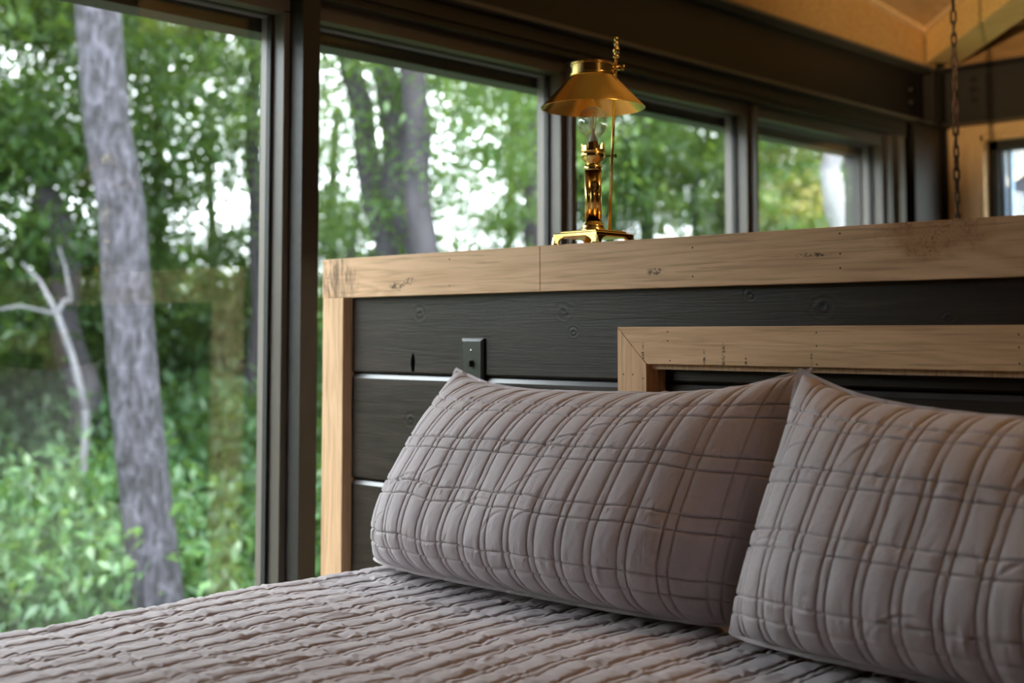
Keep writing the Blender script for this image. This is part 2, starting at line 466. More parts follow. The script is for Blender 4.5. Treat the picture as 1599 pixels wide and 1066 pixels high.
b = MB(); b.box(OX0 + .055, OX0 + .066, 5.80, 5.83, OZ0 + .05, .84); b.box(OX0 + .082, OX0 + .098, 5.80, 5.84, OZ0 + .05, .84); b.build('sky_glint_strip', reveal_m, r8)
MB().box(OX0 + .05, OX1 - .05, 5.812, 5.818, OZ0 + .05, .846).build('glass_pane', glass_m, r8)

# ------------------------------------------------------------------ headboard partition
HX0, HX1 = -2.562, .22
hb0 = thing('headboard', (-1.18, 2.07, -EZ), 'wide black plank headboard partition framed in pale oak boards', 'headboard')
HO = Vector(hb0['_o'])
def hl(x, y, z): return (x - HO.x, y - HO.y, z + EZ - HO.z)
top_m = oak('oak_top_board', 0, (.76, .48, .285), (.55, .32, .17), 3,
            rustic=[(hl(-2.50, 2.0, .135), (11, 2, 14), 'end'), (hl(-.955, 2.0, .175), (9, 2, 17), 'rough')],
            specks=[(hl(-2.28, 2.0, .113), (26, 2, 75)), (hl(-2.235, 2.0, .124), (34, 2, 95)), (hl(-1.52, 2.0, .123), (34, 2, 110)), (hl(-1.17, 2.0, .14), (20, 2, 180))],
            nails=[(hl(x, 2.0, z), .0022) for x, z in ((-1.43, .165), (-1.43, .11), (-1.118, .175), (-1.118, .14), (-1.118, .115), (-2.1, .17), (-2.1, .11))])
b = MB()
seamx = -1.823
b.box(HX0, seamx - .0002, 2.0, 2.20, .0905, .1872, .0010); b.box(seamx + .0002, HX1, 2.0, 2.20, .0905, .1872, .0010)
b.build('top_board', top_m, hb0)
side_m = oak('oak_side_board', 2, (.74, .48, .29), (.54, .32, .17), 7)
for x0 in (HX0, HX1 - .083):
    MB().box(x0 + (.002 if x0 == HX0 else 0), x0 + .083, 2.0, 2.20, -EZ, .090, .0015).build('side_board', side_m, hb0)
pl_knots = {0: [(-2.229, .048, .02), (-1.78, .05, .022), (-1.753, .005, .013), (-1.321, .074, .013), (-1.168, .048, .022), (-.937, .028, .012)],
            1: [(-2.26, -.20, .02), (-1.9, -.17, .02)], 2: [(-2.34, -.43, .022)], 3: []}
edge_m = plain('plank_edge_highlight', (.06, .055, .055), .3); edge_m.node_tree.nodes['Principled BSDF'].inputs['Specular IOR Level'].default_value = 1.0  # chamfers coloured paler and glossier to bring out the window highlight
zs = [(-.0925, .16), (-.3505, -.0965), (-.608, -.3545), (-.866, -.612), (-EZ + .01, -.87)]
for i, (z0, z1) in enumerate(zs):
    kn = [(x - HO.x, z + EZ - HO.z, r) for x, z, r in pl_knots.get(i, [])]
    nt = (-2.2504 - HO.x, -.066 + EZ - HO.z, .0085, .026) if i == 0 else None
    pm = ebony('ebony_plank_%s' % 'abcde'[i], i * 3.3, kn, nt)
    hole = MB()
    hole.prism([(2.026, z0 + .004), (2.030, z0), (2.052, z0), (2.052, z1), (2.0345, z1), (2.0315, z1 - .0008), (2.026, z1 - .0100)], 0, HX0 + .089, HX1 - .083)
    if i == 0: # planks are cut around the niche
        pass
    po = hole.build('plank', pm, hb0)
    po.data.materials.append(edge_m)
    for f_ in po.data.polygons:
        if f_.normal.z > .3 and f_.normal.y < -.3: f_.material_index = 1
MB().box(HX0 + .0835, HX1 - .0835, 2.052, 2.19, -EZ + .002, .089).build('backing', black_m, hb0)
# oak picture-frame around the niche, mitred corners
NX0, NX1, NZ1, SW = -1.598, -.700, .0148, .072
fr_h = oak('oak_frame_level', 0, (.76, .47, .27), (.57, .33, .165), 41, grain=2.6,
           specks=[(hl(-1.3485, 1.98, -.036), (190, 2, 30)), (hl(-1.391, 1.98, -.042), (240, 2, 40)), (hl(-1.535, 1.98, -.040), (190, 2, 36)), (hl(-1.30, 1.98, -.05), (260, 2, 60)), (hl(-1.165, 1.98, -.045), (260, 2, 45))],
           nails=[(hl(x, 1.98, z), .0019) for x, z in ((-1.475, .005), (-1.475, -.012), (-1.47, -.05), (-1.155, .003), (-1.155, -.02), (-1.155, -.052), (-.802, .0), (-.802, -.02), (-.802, -.045))])
fr_v = oak('oak_frame_upright', 2, (.76, .47, .27), (.57, .33, .165), 44, nails=[(hl(x, 1.98, z), .0019) for x, z in ((-1.583, -.078), (-1.56, -.078), (-1.535, -.085))])
def mit(poly): return MB().prism(poly, 1, 1.980, 2.0255)
mit([(NX0 + .0004, NZ1), (NX1 - .0004, NZ1), (NX1 - SW, NZ1 - SW), (NX0 + SW, NZ1 - SW)]).build('frame_board', fr_h, hb0, bevel=.001)
mit([(NX0, NZ1 - .0004), (NX0 + SW - .0006, NZ1 - SW), (NX0 + SW - .0006, -.9), (NX0, -.9)]).build('frame_board', fr_v, hb0, bevel=.001)
mit([(NX1, NZ1 - .0004), (NX1 - SW + .0006, NZ1 - SW), (NX1 - SW + .0006, -.9), (NX1, -.9)]).build('frame_board', fr_v, hb0, bevel=.001)
# liner of the frame
lin = MB()
lin.box(NX0 + SW - .004, NX0 + SW + .012, 2.0, 2.025, -.9, NZ1 - SW + .002)
lin.box(NX0 + SW - .004, NX1 - SW + .004, 1.995, 2.025, NZ1 - SW - .010, NZ1 - SW + .002)
lin.box(NX1 - SW - .012, NX1 - SW + .004, 2.0, 2.025, -.9, NZ1 - SW + .002)
lin.build('frame_liner', side_m, hb0)

# light switch on the planks
sw = thing('light_switch', (-2.045, 2.026, -.125), 'small black toggle light switch on the top black plank above the pillow', 'switch')
plate_m = plain('black_nylon', (.035, .033, .030), .30)
px0, px1, pz1, pz0 = -2.081, -2.011, -.0085, -.1225
e = .0065
vsl = [(px0, 2.0255, pz0), (px1, 2.0255, pz0), (px1, 2.0255, pz1), (px0, 2.0255, pz1), (px0, 2.021, pz0), (px1, 2.021, pz0), (px1, 2.021, pz1), (px0, 2.021, pz1),
       (px0 + e, 2.0165, pz0 + e), (px1 - e, 2.0165, pz0 + e), (px1 - e, 2.0165, pz1 - e), (px0 + e, 2.0165, pz1 - e)]
MB().add(vsl, [(0, 1, 5, 4), (1, 2, 6, 5), (2, 3, 7, 6), (3, 0, 4, 7), (4, 5, 9, 8), (5, 6, 10, 9), (6, 7, 11, 10), (7, 4, 8, 11), (8, 9, 10, 11), (3, 2, 1, 0)]).build('cover_plate', plate_m, sw, bevel=.0006)
steel_b = plain('screw_steel', (.55, .55, .52), .25, 1.0)
for z in (-.0355, -.0955):
    o = MB().lathe((0, 0, 0), [(0.0001, .0015), (.0022, .0012), (.003, 0)], 16).build('screw', steel_b, sw)
    o.data.transform(Matrix.Translation(Vector((-2.046 - sw['_o'][0], 2.0164 - sw['_o'][1], z + EZ - sw['_o'][2]))) @ Matrix.Rotation(math.pi / 2, 4, 'X') @ Matrix.Translation(Vector(sw['_o']) - Vector((0, 0, EZ))))
MB().box(-2.0505, -2.0415, 2.006, 2.0165, -.072, -.0575, .001).build('toggle', plate_m, sw)
o = MB().box(-2.053, -2.039, 2.0158, 2.0170, -.078, -.053).build('toggle_collar', plate_m, sw)

# ------------------------------------------------------------------ brass lamp
LX, LY, LZ = -1.741, 2.078, .187
lamp = thing('table_lamp', (LX, LY, LZ), 'polished brass table lamp with conical shade and clear bulb on the headboard ledge', 'lamp')
bk = M('polished_brass'); bk.P(Base_Color=(1.0, .72, .27, 1), Metallic=1.0, Roughness=.19)
bk.bump(bk.noise(bk.map(), 60, 2), .08, .002); brass = bk.m
bk = M('brushed_brass_shade'); br_n = bk.noise(bk.map((3, 3, 260)), 1.0, 3)
bk.P(Base_Color=(1.0, .66, .20, 1), Metallic=1.0, Roughness=.2); bk.bump(br_n, .05, .001); brass_s = bk.m
bk = M('antique_dark_brass'); bk.P(Base_Color=(.10, .07, .03, 1), Metallic=1.0, Roughness=.4); brass_d = bk.m
# foot: square stepped plate with four bracket feet
s = .061
b = MB()
b.box(LX - s * .82, LX + s * .82, LY - s * .82, LY + s * .82, LZ + .024, LZ + .030, .002)
b.box(LX - s, LX + s, LY - s, LY + s, LZ + .016, LZ + .025, .002)
b.build('base_plate', brass, lamp)
for sx in (-1, 1):
    for sy in (-1, 1):
        cx, cy = LX + sx * s, LY + sy * s
        # two bracket wings meeting at the corner, curved inside edge
        prof = [(0, .017), (.030, .017), (.020, .013), (.014, .0065), (.016, .003), (.018, 0), (0, 0), (-.003, 0.003)]
        bb = MB()
        bb.prism([(cx - sx * u, LZ + z) for u, z in prof], 1, cy, cy - sy * .005)
        bb.prism([(cy - sy * u, LZ + z) for u, z in prof], 0, cx, cx - sx * .005)
        bb.box(min(cx, cx - sx * .014), max(cx, cx - sx * .014), min(cy, cy - sy * .014), max(cy, cy - sy * .014), LZ, LZ + .004)
        bb.build('foot', brass, lamp)
b = MB().lathe((LX, LY, LZ), [(.0001, .030), (.027, .030), (.027, .034), (.023, .036), (.0245, .040), (.021, .044), (.019, .047), (.017, .050)], 48)
b.build('column_base', brass, lamp)
# column: clustered tubes
b = MB()
for a in (math.radians(43.6), math.radians(223.6), math.radians(133.6)):
    b.tube([(LX + .0105 * math.cos(a), LY + .0105 * math.sin(a), LZ + .048), (LX + .0105 * math.cos(a), LY + .0105 * math.sin(a), LZ + .160)], .0072, 20)
b.tube([(LX, LY, LZ + .048), (LX, LY, LZ + .160)], .0085, 20)
b.build('column', brass, lamp)
MB().lathe((LX, LY, LZ), [(.0185, .156), (.0195, .158), (.0195, .164), (.017, .167), (.0145, .170), (.016, .173), (.022, .177), (.0255, .184), (.0262, .190), (.0245, .193), (.0262, .195), (.0262, .198), (.0235, .199), (.021, .196), (.0001, .194)], 48, ).build('burner_cup', brass, lamp, sharp=40)
b = MB()
for k in range(10):
    a0 = 2 * math.pi * k / 10; a1 = a0 + .40
    vt = []
    for a in (a0, a1):
        for r in (.0238, .0258):
            for z in (.197, .211 if (k % 2 == 0) else .206): vt.append((LX + r * math.cos(a), LY + r * math.sin(a), LZ + z))
    b.add(vt, [(0, 1, 3, 2), (4, 6, 7, 5), (0, 2, 6, 4), (1, 5, 7, 3), (0, 4, 5, 1), (2, 3, 7, 6)])
b.build('gallery', brass, lamp)
MB().lathe((LX, LY, LZ), [(.0001, .194), (.0105, .194), (.0115, .205), (.0115, .214), (.0100, .216)], 32).build('socket', plain('amber_socket', (.50, .22, .05), .35, .6), lamp)
# key of the switch
kd = Vector((.724, .690, 0))
MB().tube([Vector((LX, LY, LZ + .186)) + kd * .024, Vector((LX, LY, LZ + .186)) + kd * .047], .0014, 8).tube([Vector((LX, LY, LZ + .186)) + kd * .046, Vector((LX, LY, LZ + .186)) + kd * .050], .0045, 12).build('switch_key', brass_d, lamp)
# oval emblem plate on the column
ed = Vector((math.cos(math.radians(-38)), math.sin(math.radians(-38)), 0)); et = Vector((-ed.y, ed.x, 0))
ec = Vector((LX, LY, LZ + .121)) + ed * .0175
b = MB(); n = 28; vt = []
for rr, off in ((1.0, 0), (1.0, .0016), (.82, .0016), (.78, .0008), (.001, .0008)):
    for k in range(n):
        a = 2 * math.pi * k / n
        u = math.cos(a) * .0098 * rr; v = math.sin(a) * .0125 * rr
        if math.sin(a) < 0: u *= 1 - .45 * abs(math.sin(a)) ** 2
        vt.append(ec + et * u + ed * off + Vector((0, 0, v)))
b.add(vt, [(i * n + k, i * n + (k + 1) % n, (i + 1) * n + (k + 1) % n, (i + 1) * n + k) for i in range(4) for k in range(n)], True)
em = b.build('emblem_plate', brass_d, lamp)
b = MB()
for zz, hw in ((.006, .005), (.0025, .0065), (-.001, .006), (-.0045, .0045)):
    b.tube([ec + et * -hw + ed * .0012 + Vector((0, 0, zz)), ec + et * hw + ed * .0012 + Vector((0, 0, zz))], .0006, 6)
b.build('relief', brass, em)
# shade (hollow cone) and its top band
z0, z1, z2 = .285, .352, .378
b = MB().lathe((LX, LY, LZ), [(.1100, z0), (.1112, z0 + .0006), (.1108, z0 + .002), (.0470, z1), (.0462, z1 - .001), (.1092, z0 + .0012), (.1100, z0)], 96)
b.build('lamp_shade', brass_s, lamp, sharp=50)
MB().lathe((LX, LY, LZ), [(.0465, z1 - .001), (.0485, z1), (.0485, z1 + .003), (.0455, z1 + .0045), (.0455, z2 - .0045), (.0480, z2 - .003), (.0480, z2), (.0462, z2 + .001), (.0435, z2), (.0435, z1)], 96).build('shade_band', brass, lamp, sharp=40)
# leaning rod, clamp, finial
pr0 = Vector((LX, LY, LZ)) + kd * .034 + Vector((0, 0, .030)); pr1 = Vector((LX, LY, LZ)) + kd * .0505 + Vector((0, 0, .406))
MB().tube([pr0, pr1], .0033, 16).build('rod', brass, lamp)
pc = pr0.lerp(pr1, .905)
b = MB().tube([pc - kd * .010, pc + kd * .011], .0062, 4).tube([pc + kd * .010, pc + kd * .015], .003, 10).tube([pc + kd * .014, pc + kd * .019], .0062, 14)
b.build('clamp', brass, lamp)
MB().lathe((pr1.x, pr1.y, pr1.z - .016), [(.0033, 0), (.006, .001), (.0075, .003), (.005, .005), (.004, .008), (.0055, .011), (.0075, .016), (.0072, .020), (.005, .024), (.0035, .027), (.0058, .0285), (.0058, .031), (.0036, .033), (.0045, .037), (.0055, .0405), (.0045, .044), (.0001, .045)], 24).build('finial', brass, lamp)
# spider inside the shade
b = MB()
for k in range(3):
    a = math.atan2(kd.y, kd.x) + k * 2 * math.pi / 3
    b.tube([(LX, LY, LZ + .352), (LX + .0455 * math.cos(a), LY + .0455 * math.sin(a), LZ + .362)], .0016, 8)
b.tube([(LX, LY, LZ + .30), (LX, LY, LZ + .355)], .002, 10)
b.build('spider', brass, lamp)
# bulb
bgk = M('clear_bulb_glass'); bgk.n.remove(bgk.p)
t_ = bgk.n.new('ShaderNodeBsdfTransparent'); g_ = bgk.n.new('ShaderNodeBsdfGlossy'); g_.inputs['Roughness'].default_value = .02
lw = bgk.n.new('ShaderNodeLayerWeight'); lw.inputs[0].default_value = .25
m_ = bgk.n.new('ShaderNodeMixShader'); t_.inputs[0].default_value = (.97, .96, .94, 1)
bgk.l.new(bgk.math('MULTIPLY_ADD', lw.outputs['Facing'], .85, .10, clamp=True), m_.inputs[0]); bgk.l.new(t_.outputs[0], m_.inputs[1]); bgk.l.new(g_.outputs[0], m_.inputs[2])
bgk.l.new(m_.outputs[0], bgk.n['Material Output'].inputs[0])
prof = [(.0125, .212), (.0135, .220), (.016, .227)]
for k in range(1, 22):
    a = -math.pi / 2 + .42 + (math.pi - .42) * k / 21
    prof.append((max(.0001, .0325 * math.cos(a)), .2565 + .0325 * math.sin(a)))
bulb = MB().lathe((LX, LY, LZ), prof, 48).build('light_bulb', bgk.m, lamp)
MB().lathe((LX, LY, LZ), [(.0095, .212), (.0085, .222), (.004, .232), (.003, .242), (.0001, .243)], 24).build('glass_stem', plain('stem_glass', (.75, .75, .7), .15), bulb)
fil = M('filament'); fil.P(Base_Color=(.95, .75, .40, 1), Roughness=.4); 
b = MB()
for k in range(4):
    a = k * math.pi / 2 + .5
    b.tube([(LX + .004 * math.cos(a), LY + .004 * math.sin(a), LZ + .236), (LX + .0075 * math.cos(a), LY + .0075 * math.sin(a), LZ + .268)], .0011, 8)
b.build('filament', fil.m, bulb)

lamp.scale = (1, 1, 1.03)
# ------------------------------------------------------------------ chain hanging from the ceiling behind the headboard
cx, cyy = -1.660, 3.668
ch = thing('hanging_chain', (cx, cyy, -.05), 'dark rusty link chain hanging from the ceiling behind the headboard', 'chain')
chm = plain('dark_rusty_iron', (.055, .035, .025), .5, .6, 200, .3, .4)
ztop = zc(cyy) - .002
MB().tube([(cx, cyy, ztop), (cx, cyy, .97)], .0052, 8).build('hanger_rod', chm, ch)
pitch = .034; z = .97; k = 0
proto = None
while z > -.05:
    pts = []
    for j in range(20):
        a = 2 * math.pi * j / 20
        u = .0075 * math.cos(a); v = .0145 * math.sin(a) + (.0065 if math.sin(a) > 0 else -.0065)
        pts.append((u, v))
    an = (math.pi / 2) * (k % 2) + .35 * math.sin(k * 1.9)
    b = MB().tube([(cx + u * math.cos(an), cyy + u * math.sin(an), z - .018 + v) for u, v in pts], .0036, 8, closed=True)
    b.build('link', chm, ch)
    z -= pitch; k += 1
rp = [(cx + .006 * math.cos(i * .8), cyy + .006 * math.sin(i * .8), .96 - i * .02) for i in range(50)]
MB().tube(rp, .0022, 6).build('power_cord', plain('dark_red_cord', (.06, .02, .015), .6), ch)

# ------------------------------------------------------------------ bed linen (numpy surfaces)
rng = np.random.default_rng(7)
def vnoise(shape, cells, seed):
    r = np.random.default_rng(seed); g = r.standard_normal((cells[0] + 2, cells[1] + 2))
    y = np.linspace(0, cells[0], shape[0]); x = np.linspace(0, cells[1], shape[1])
    yi = np.minimum(y.astype(int), cells[0] - 1 + 1); xi = np.minimum(x.astype(int), cells[1])
    fy = y - yi; fx = x - xi; fy = fy * fy * (3 - 2 * fy); fx = fx * fx * (3 - 2 * fx)
    a = g[yi][:, xi]; b_ = g[yi][:, xi + 1]; c = g[yi + 1][:, xi]; d_ = g[yi + 1][:, xi + 1]
    return (a * (1 - fx) + b_ * fx) * (1 - fy)[:, None] + (c * (1 - fx) + d_ * fx) * fy[:, None]
def puff(x, wide, narrow, aw, an_, p=.5):
    per = wide + narrow; m = np.mod(x, per)
    inw = m < wide
    tt = np.where(inw, m / wide, (m - wide) / narrow)
    return np.where(inw, aw, an_) * np.maximum(0, 1 - (2 * tt - 1) ** 2) ** p
def groove(x, wide, narrow, sg):
    per = wide + narrow; m = np.mod(x, per)
    d0 = np.minimum(m, per - m); d1 = np.abs(m - wide); return np.exp(-(np.minimum(d0, d1) / sg) ** 2)
def grid_mesh(name, Pn, mat, parent=None, origin=(0, 0, 0), uv=None, smooth=True, close_back=None):
    ny, nx, _ = Pn.shape
    V = Pn.reshape(-1, 3) - np.array(origin); 
    idx = np.arange(ny * nx).reshape(ny, nx)
    F = np.stack([idx[:-1, :-1], idx[:-1, 1:], idx[1:, 1:], idx[1:, :-1]], -1).reshape(-1, 4)
    if close_back is not None:
        B = close_back.reshape(-1, 3) - np.array(origin); V = np.vstack([V, B]); nb, mb, _ = close_back.shape
        ib = np.arange(nb * mb).reshape(nb, mb) + ny * nx
        F2 = np.stack([ib[:-1, :-1], ib[1:, :-1], ib[1:, 1:], ib[:-1, 1:]], -1).reshape(-1, 4)
        F = np.vstack([F, F2])
        if (nb, mb) == (ny, nx):
            def strip(e1, e2): return np.stack([e1[:-1], e1[1:], e2[1:], e2[:-1]], -1)
            F = np.vstack([F, strip(idx[0][::-1], ib[0][::-1]), strip(idx[-1], ib[-1]), strip(idx[:, 0], ib[:, 0]), strip(idx[:, -1][::-1], ib[:, -1][::-1])])
    me = bpy.data.meshes.new(name); me.vertices.add(len(V)); me.vertices.foreach_set('co', V.astype(np.float32).ravel())
    me.loops.add(F.size); me.loops.foreach_set('vertex_index', F.astype(np.int32).ravel())
    me.polygons.add(len(F)); me.polygons.foreach_set('loop_start', np.arange(0, F.size, 4, dtype=np.int32))
    me.polygons.foreach_set('use_smooth', np.ones(len(F), dtype=bool)); me.update(calc_edges=True); me.validate()
    me.materials.append(mat)
    o = bpy.data.objects.new(name, me); C.objects.link(o)
    if parent is None: o.location = origin
    else: o.parent = parent
    return o
def displace(P0, h):
    du = np.gradient(P0, axis=1); dv = np.gradient(P0, axis=0)
    n_ = np.cross(du, dv); n_ /= np.linalg.norm(n_, axis=-1, keepdims=True) + 1e-12
    return P0 + n_ * h[..., None]

fk = M('taupe_quilted_cotton')
fz = fk.noise(fk.map(), 9, 4); ff = fk.noise(fk.map(), 520, 3, .6)
fcol = fk.mix(fz, (.405, .350, .362), (.475, .415, .425))
fcol = fk.mix(fk.mr(ff, .35, .65, 0, .22), fcol, (.30, .26, .265))
fk.P(Base_Color=fcol, Roughness=.9); fk.p.inputs['Specular IOR Level'].default_value = .15
fk.p.inputs['Sheen Weight'].default_value = .25; fk.p.inputs['Sheen Roughness'].default_value = .4
weave = fk.math('ADD', ff, fk.math('MULTIPLY', fk.noise(fk.map(), 110, 3, .6), .9)); fk.bump(weave, .35, .0007)
fabric = fk.m

WIDE, NARR = .0435, .0150
HW, HN = .088, .031
def make_pillow(name, corners, label, seed, bow=.07, depth=.165, sag=.21, ear=7, w=.914, hgt=.52, fl=.012):
    TL, TR, BL, BR = [np.array(c, float) + np.array([0, 0, EZ]) for c in corners]
    Nu, Nv = 1100, 600
    u = np.linspace(-1, 1, Nu)[None, :] * np.ones((Nv, 1)); v = np.linspace(-1, 1, Nv)[:, None] * np.ones((1, Nu))
    # denser rows near the edges
    fu = fl / (w / 2); fv = fl / (hgt / 2)
    s_ = np.clip(np.abs(u) / (1 - fu), 0, 1); t_ = np.clip(np.abs(v) / (1 - fv), 0, 1)
    body = ((1 - s_ ** 4.5) ** .62) * ((1 - t_ ** 3.0) ** .58)
    a = (u + 1) / 2; c = (v + 1) / 2
    # edges pulled in between the corners
    pin = .030; vv = v * (1 - pin * 1.2 * (1 - np.abs(u) ** 2.2)) - sag * (1 - np.abs(u) ** 4) * np.clip(v, 0, 1) ** 1.5; uu = u * (1 - .042 * (1 - np.abs(v) ** ear)); cr_ = 1 - .035 * (np.abs(u) ** 14) * (np.abs(v) ** 10); uu = uu * (1 - (1 - cr_) * .6); vv = vv * cr_
    a = (uu + 1) / 2; c = (vv + 1) / 2
    base = (TL * ((1 - a) * c)[..., None] + TR * (a * c)[..., None] + BL * ((1 - a) * (1 - c))[..., None] + BR * (a * (1 - c))[..., None])
    upv = (TL + TR - BL - BR) / 2; upv /= np.linalg.norm(upv); rt = (TR + BR - TL - BL); rt /= np.linalg.norm(rt)
    Nn = np.cross(rt, upv); Nn /= np.linalg.norm(Nn)         # points to the front (-Y)
    if Nn[1] > 0: Nn = -Nn
    tn = vnoise((Nv, Nu), (3, 5), seed) * .035
    body = body * (1 + tn * (1 - s_ ** 4) * (1 - t_ ** 4))
    low = np.clip((1 - c), 0, 1)
    base[..., 1] -= bow * (1 - np.abs(u) ** 3) * low ** 1.4
    base[..., 2] += .004
    sagf = (1 + .22 * (low - .5))
    front = base + Nn * (body * depth * sagf)[..., None]
    front[..., 2] -= .018 * body * (1 - low)
    back = base - Nn * (body * depth * .42)[..., None]
    # quilting
    U = (u * w / 2) + .0022 * vnoise((Nv, Nu), (4, 5), seed + 1) * (1 - s_ ** 6) + w
    Vv = (v * hgt / 2) + .003 * vnoise((Nv, Nu), (3, 12), seed + 2) + hgt + .015
    q = puff(U, WIDE, NARR, .0056, .0034, .34)
    q = q * (1 - .50 * groove(Vv, HW, HN, .0030)) - .0022 * groove(Vv, HW, HN, .0012) - .0034 * groove(U, WIDE, NARR, .0011)
    # puckers that run off the cross seams
    pk = vnoise((Nv, Nu), (70, 300), seed + 3) * .00028 + vnoise((Nv, Nu), (20, 90), seed + 4) * .0006
    nearh = np.exp(-(np.minimum(np.mod(Vv, HW + HN), (HW + HN) - np.mod(Vv, HW + HN)) / .018) ** 2)
    q = q + pk * (.5 + .9 * nearh)
    # longer soft wrinkles
    wr = np.zeros_like(q); r = np.random.default_rng(seed + 9)
    for k in range(11):
        cu, cv = r.uniform(-.85, .85) * w / 2, r.uniform(-.8, .8) * hgt / 2
        an = r.uniform(.3, .9) ; L = r.uniform(.025, .06); sg = r.uniform(.0025, .0045)
        dx = u * w / 2 - cu; dy = v * hgt / 2 - cv
        al = dx * math.cos(an) + dy * math.sin(an); ac = -dx * math.sin(an) + dy * math.cos(an) + .25 * al ** 2 / L
        wr -= .0017 * np.exp(-(al / L) ** 2 - (ac / sg) ** 2) - .0011 * np.exp(-(al / L) ** 2 - ((ac - 1.7 * sg) / sg) ** 2)
    q = q + wr
    edge = np.clip((1 - s_) / .03, 0, 1) * np.clip((1 - t_) / .05, 0, 1)
    flat = ((np.abs(u) > 1 - fu) | (np.abs(v) > 1 - fv))
    q = np.where(flat, .0012 + .0012 * vnoise((Nv, Nu), (30, 60), seed + 5), q * (.35 + .65 * edge))
    # flange waviness
    fw = vnoise((Nv, Nu), (8, 14), seed + 6) * .0035 * np.clip((np.maximum(np.abs(u), np.abs(v)) - .9) / .1, 0, 1)
    front = front + Nn * fw[..., None]; back = back + Nn * fw[..., None]
    ftop = displace(front, np.zeros_like(q)); 
    du = np.gradient(front, axis=1); dv = np.gradient(front, axis=0); n_ = np.cross(du, dv); n_ /= np.linalg.norm(n_, axis=-1, keepdims=True) + 1e-12
    if n_[Nv // 2, Nu // 2] @ Nn < 0: n_ = -n_
    front = front + n_ * (q + .001)[..., None]
    back = back - Nn * .001
    # settle on the quilt and against the headboard
    zf = -.4945 + EZ
    for A_ in (front, back):
        z_ = A_[..., 2]; A_[..., 2] = np.where(z_ < zf + .02, zf + .02 * np.exp((z_ - zf - .02) / .02), z_)
        y_ = A_[..., 1]; lim = 1.972; A_[..., 1] = np.where(y_ > lim - .03, lim - .03 * np.exp(-(y_ - lim + .03) / .03), y_)
    org = np.array([(TL[0] + TR[0]) / 2, (BL[1] + TL[1]) / 2, zf])
    o = grid_mesh(name, front, fabric, None, tuple(org), close_back=back)
    tag(o, label, 'pillow'); return o

make_pillow('pillow', [(-2.015, 1.935, -.068), (-1.125, 1.935, -.052), (-2.15, 1.815, -.494), (-1.195, 1.815, -.494)],
            'taupe quilted pillow nearer the window, below the light switch', 11)
make_pillow('pillow', [(-1.130, 1.875, -.052), (-.245, 1.905, -.085), (-1.210, 1.765, -.494), (-.25, 1.78, -.494)],
            'taupe quilted pillow farther from the window, below the oak frame', 42, sag=.23, fl=.013, ear=3)

# quilt with rounded left drop
def make_quilt():
    x0, x1, y0, y1 = -2.178, -.20, -.15, 1.965
    zt = -.503; rad = .05; drop = .42
    nx, ny = 1000, 1000
    sx = np.linspace(-(drop + rad * math.pi / 2), (x1 - x0) - rad, nx)
    ys = np.linspace(y0, y1, ny)
    S, Yv = np.meshgrid(sx, ys)
    X = np.where(S > 0, x0 + rad + S, 0.0); Z = np.full_like(X, zt)
    ar = np.clip(-S / rad, 0, math.pi / 2)
    X = np.where(S <= 0, x0 + rad - rad * np.sin(ar), X)
    Z = np.where(S <= 0, zt - rad * (1 - np.cos(ar)), Z)
    Z = np.where(-S > rad * math.pi / 2, zt - rad - (-S - rad * math.pi / 2), Z)
    X = X + .006 * vnoise(X.shape, (9, 3), 3) * np.clip(-S / .1, 0, 1) 
    und = vnoise(X.shape, (7, 8), 5) * .0035 + vnoise(X.shape, (22, 20), 6) * .0014
    Z = Z + und * (S > -.05)
    P0 = np.stack([X, Yv, Z + EZ], -1)
    U = S + 1.0 + .0045 * vnoise(X.shape, (10, 8), 8) + .0016 * vnoise(X.shape, (40, 22), 18)
    Vv = Yv + 1.0 + .007 * vnoise(X.shape, (8, 14), 9)
    q = puff(U, .045, .016, .0066, .0038, .34)
    q = q * (1 - .42 * groove(Vv, .085, .030, .0045)) - .0040 * groove(U, .045, .016, .0016)
    nearh = groove(Vv, .085, .030, .012)
    q = q + (vnoise(X.shape, (300, 260), 10) * .0006 + vnoise(X.shape, (110, 150), 12) * .0012) * (.6 + .7 * nearh)
    r = np.random.default_rng(3)
    for k in range(46):
        cu, cv = r.uniform(x0, x1), r.uniform(.5, 1.8); an = r.normal(1.2, .5); L = r.uniform(.02, .06); sg = r.uniform(.003, .006)
        dx = (x0 + rad + S) - cu; dy = Yv - cv
        al = dx * math.cos(an) + dy * math.sin(an); ac = -dx * math.sin(an) + dy * math.cos(an) + .3 * al ** 2 / L
        q += .0030 * np.exp(-(al / L) ** 2 - (ac / sg) ** 2)
    P1 = displace(P0, q)
    if P1[ny // 2, nx // 2, 2] < P0[ny // 2, nx // 2, 2]: P1 = displace(P0, -q)
    org = (-1.2, .9, zt + EZ)
    back = P0[::6, ::6].copy()
    bk_ = displace(back, np.full(back.shape[:2], 0.0)); bk_[..., 2] -= np.where(S[::6, ::6] > 0, .008, 0); bk_[..., 0] += np.where(S[::6, ::6] <= 0, .008, 0)
    o = grid_mesh('quilt', P1, fabric, None, org, close_back=bk_)
    tag(o, 'taupe quilted bedspread spread over the bed in front of the pillows', 'quilt')
make_quilt()
bed = thing('bed', (-1.18, .9, -EZ), 'bed under the taupe quilt, pushed up to the black plank headboard', 'bed')
sheet = plain('mattress_ticking', (.6, .58, .55), .9)
MB().box(-2.14, -.22, -.13, 1.955, -.82, -.515, .02).build('mattress', sheet, bed)
MB().box(-2.12, -.24, -.11, 1.95, -1.0, -.82).build('bed_frame', black_m, bed)
for x in (-2.08, -.30):
    for y in (-.05, 1.88): MB().box(x - .03, x + .03, y - .03, y + .03, -EZ, -1.0).build('leg', black_m, bed)

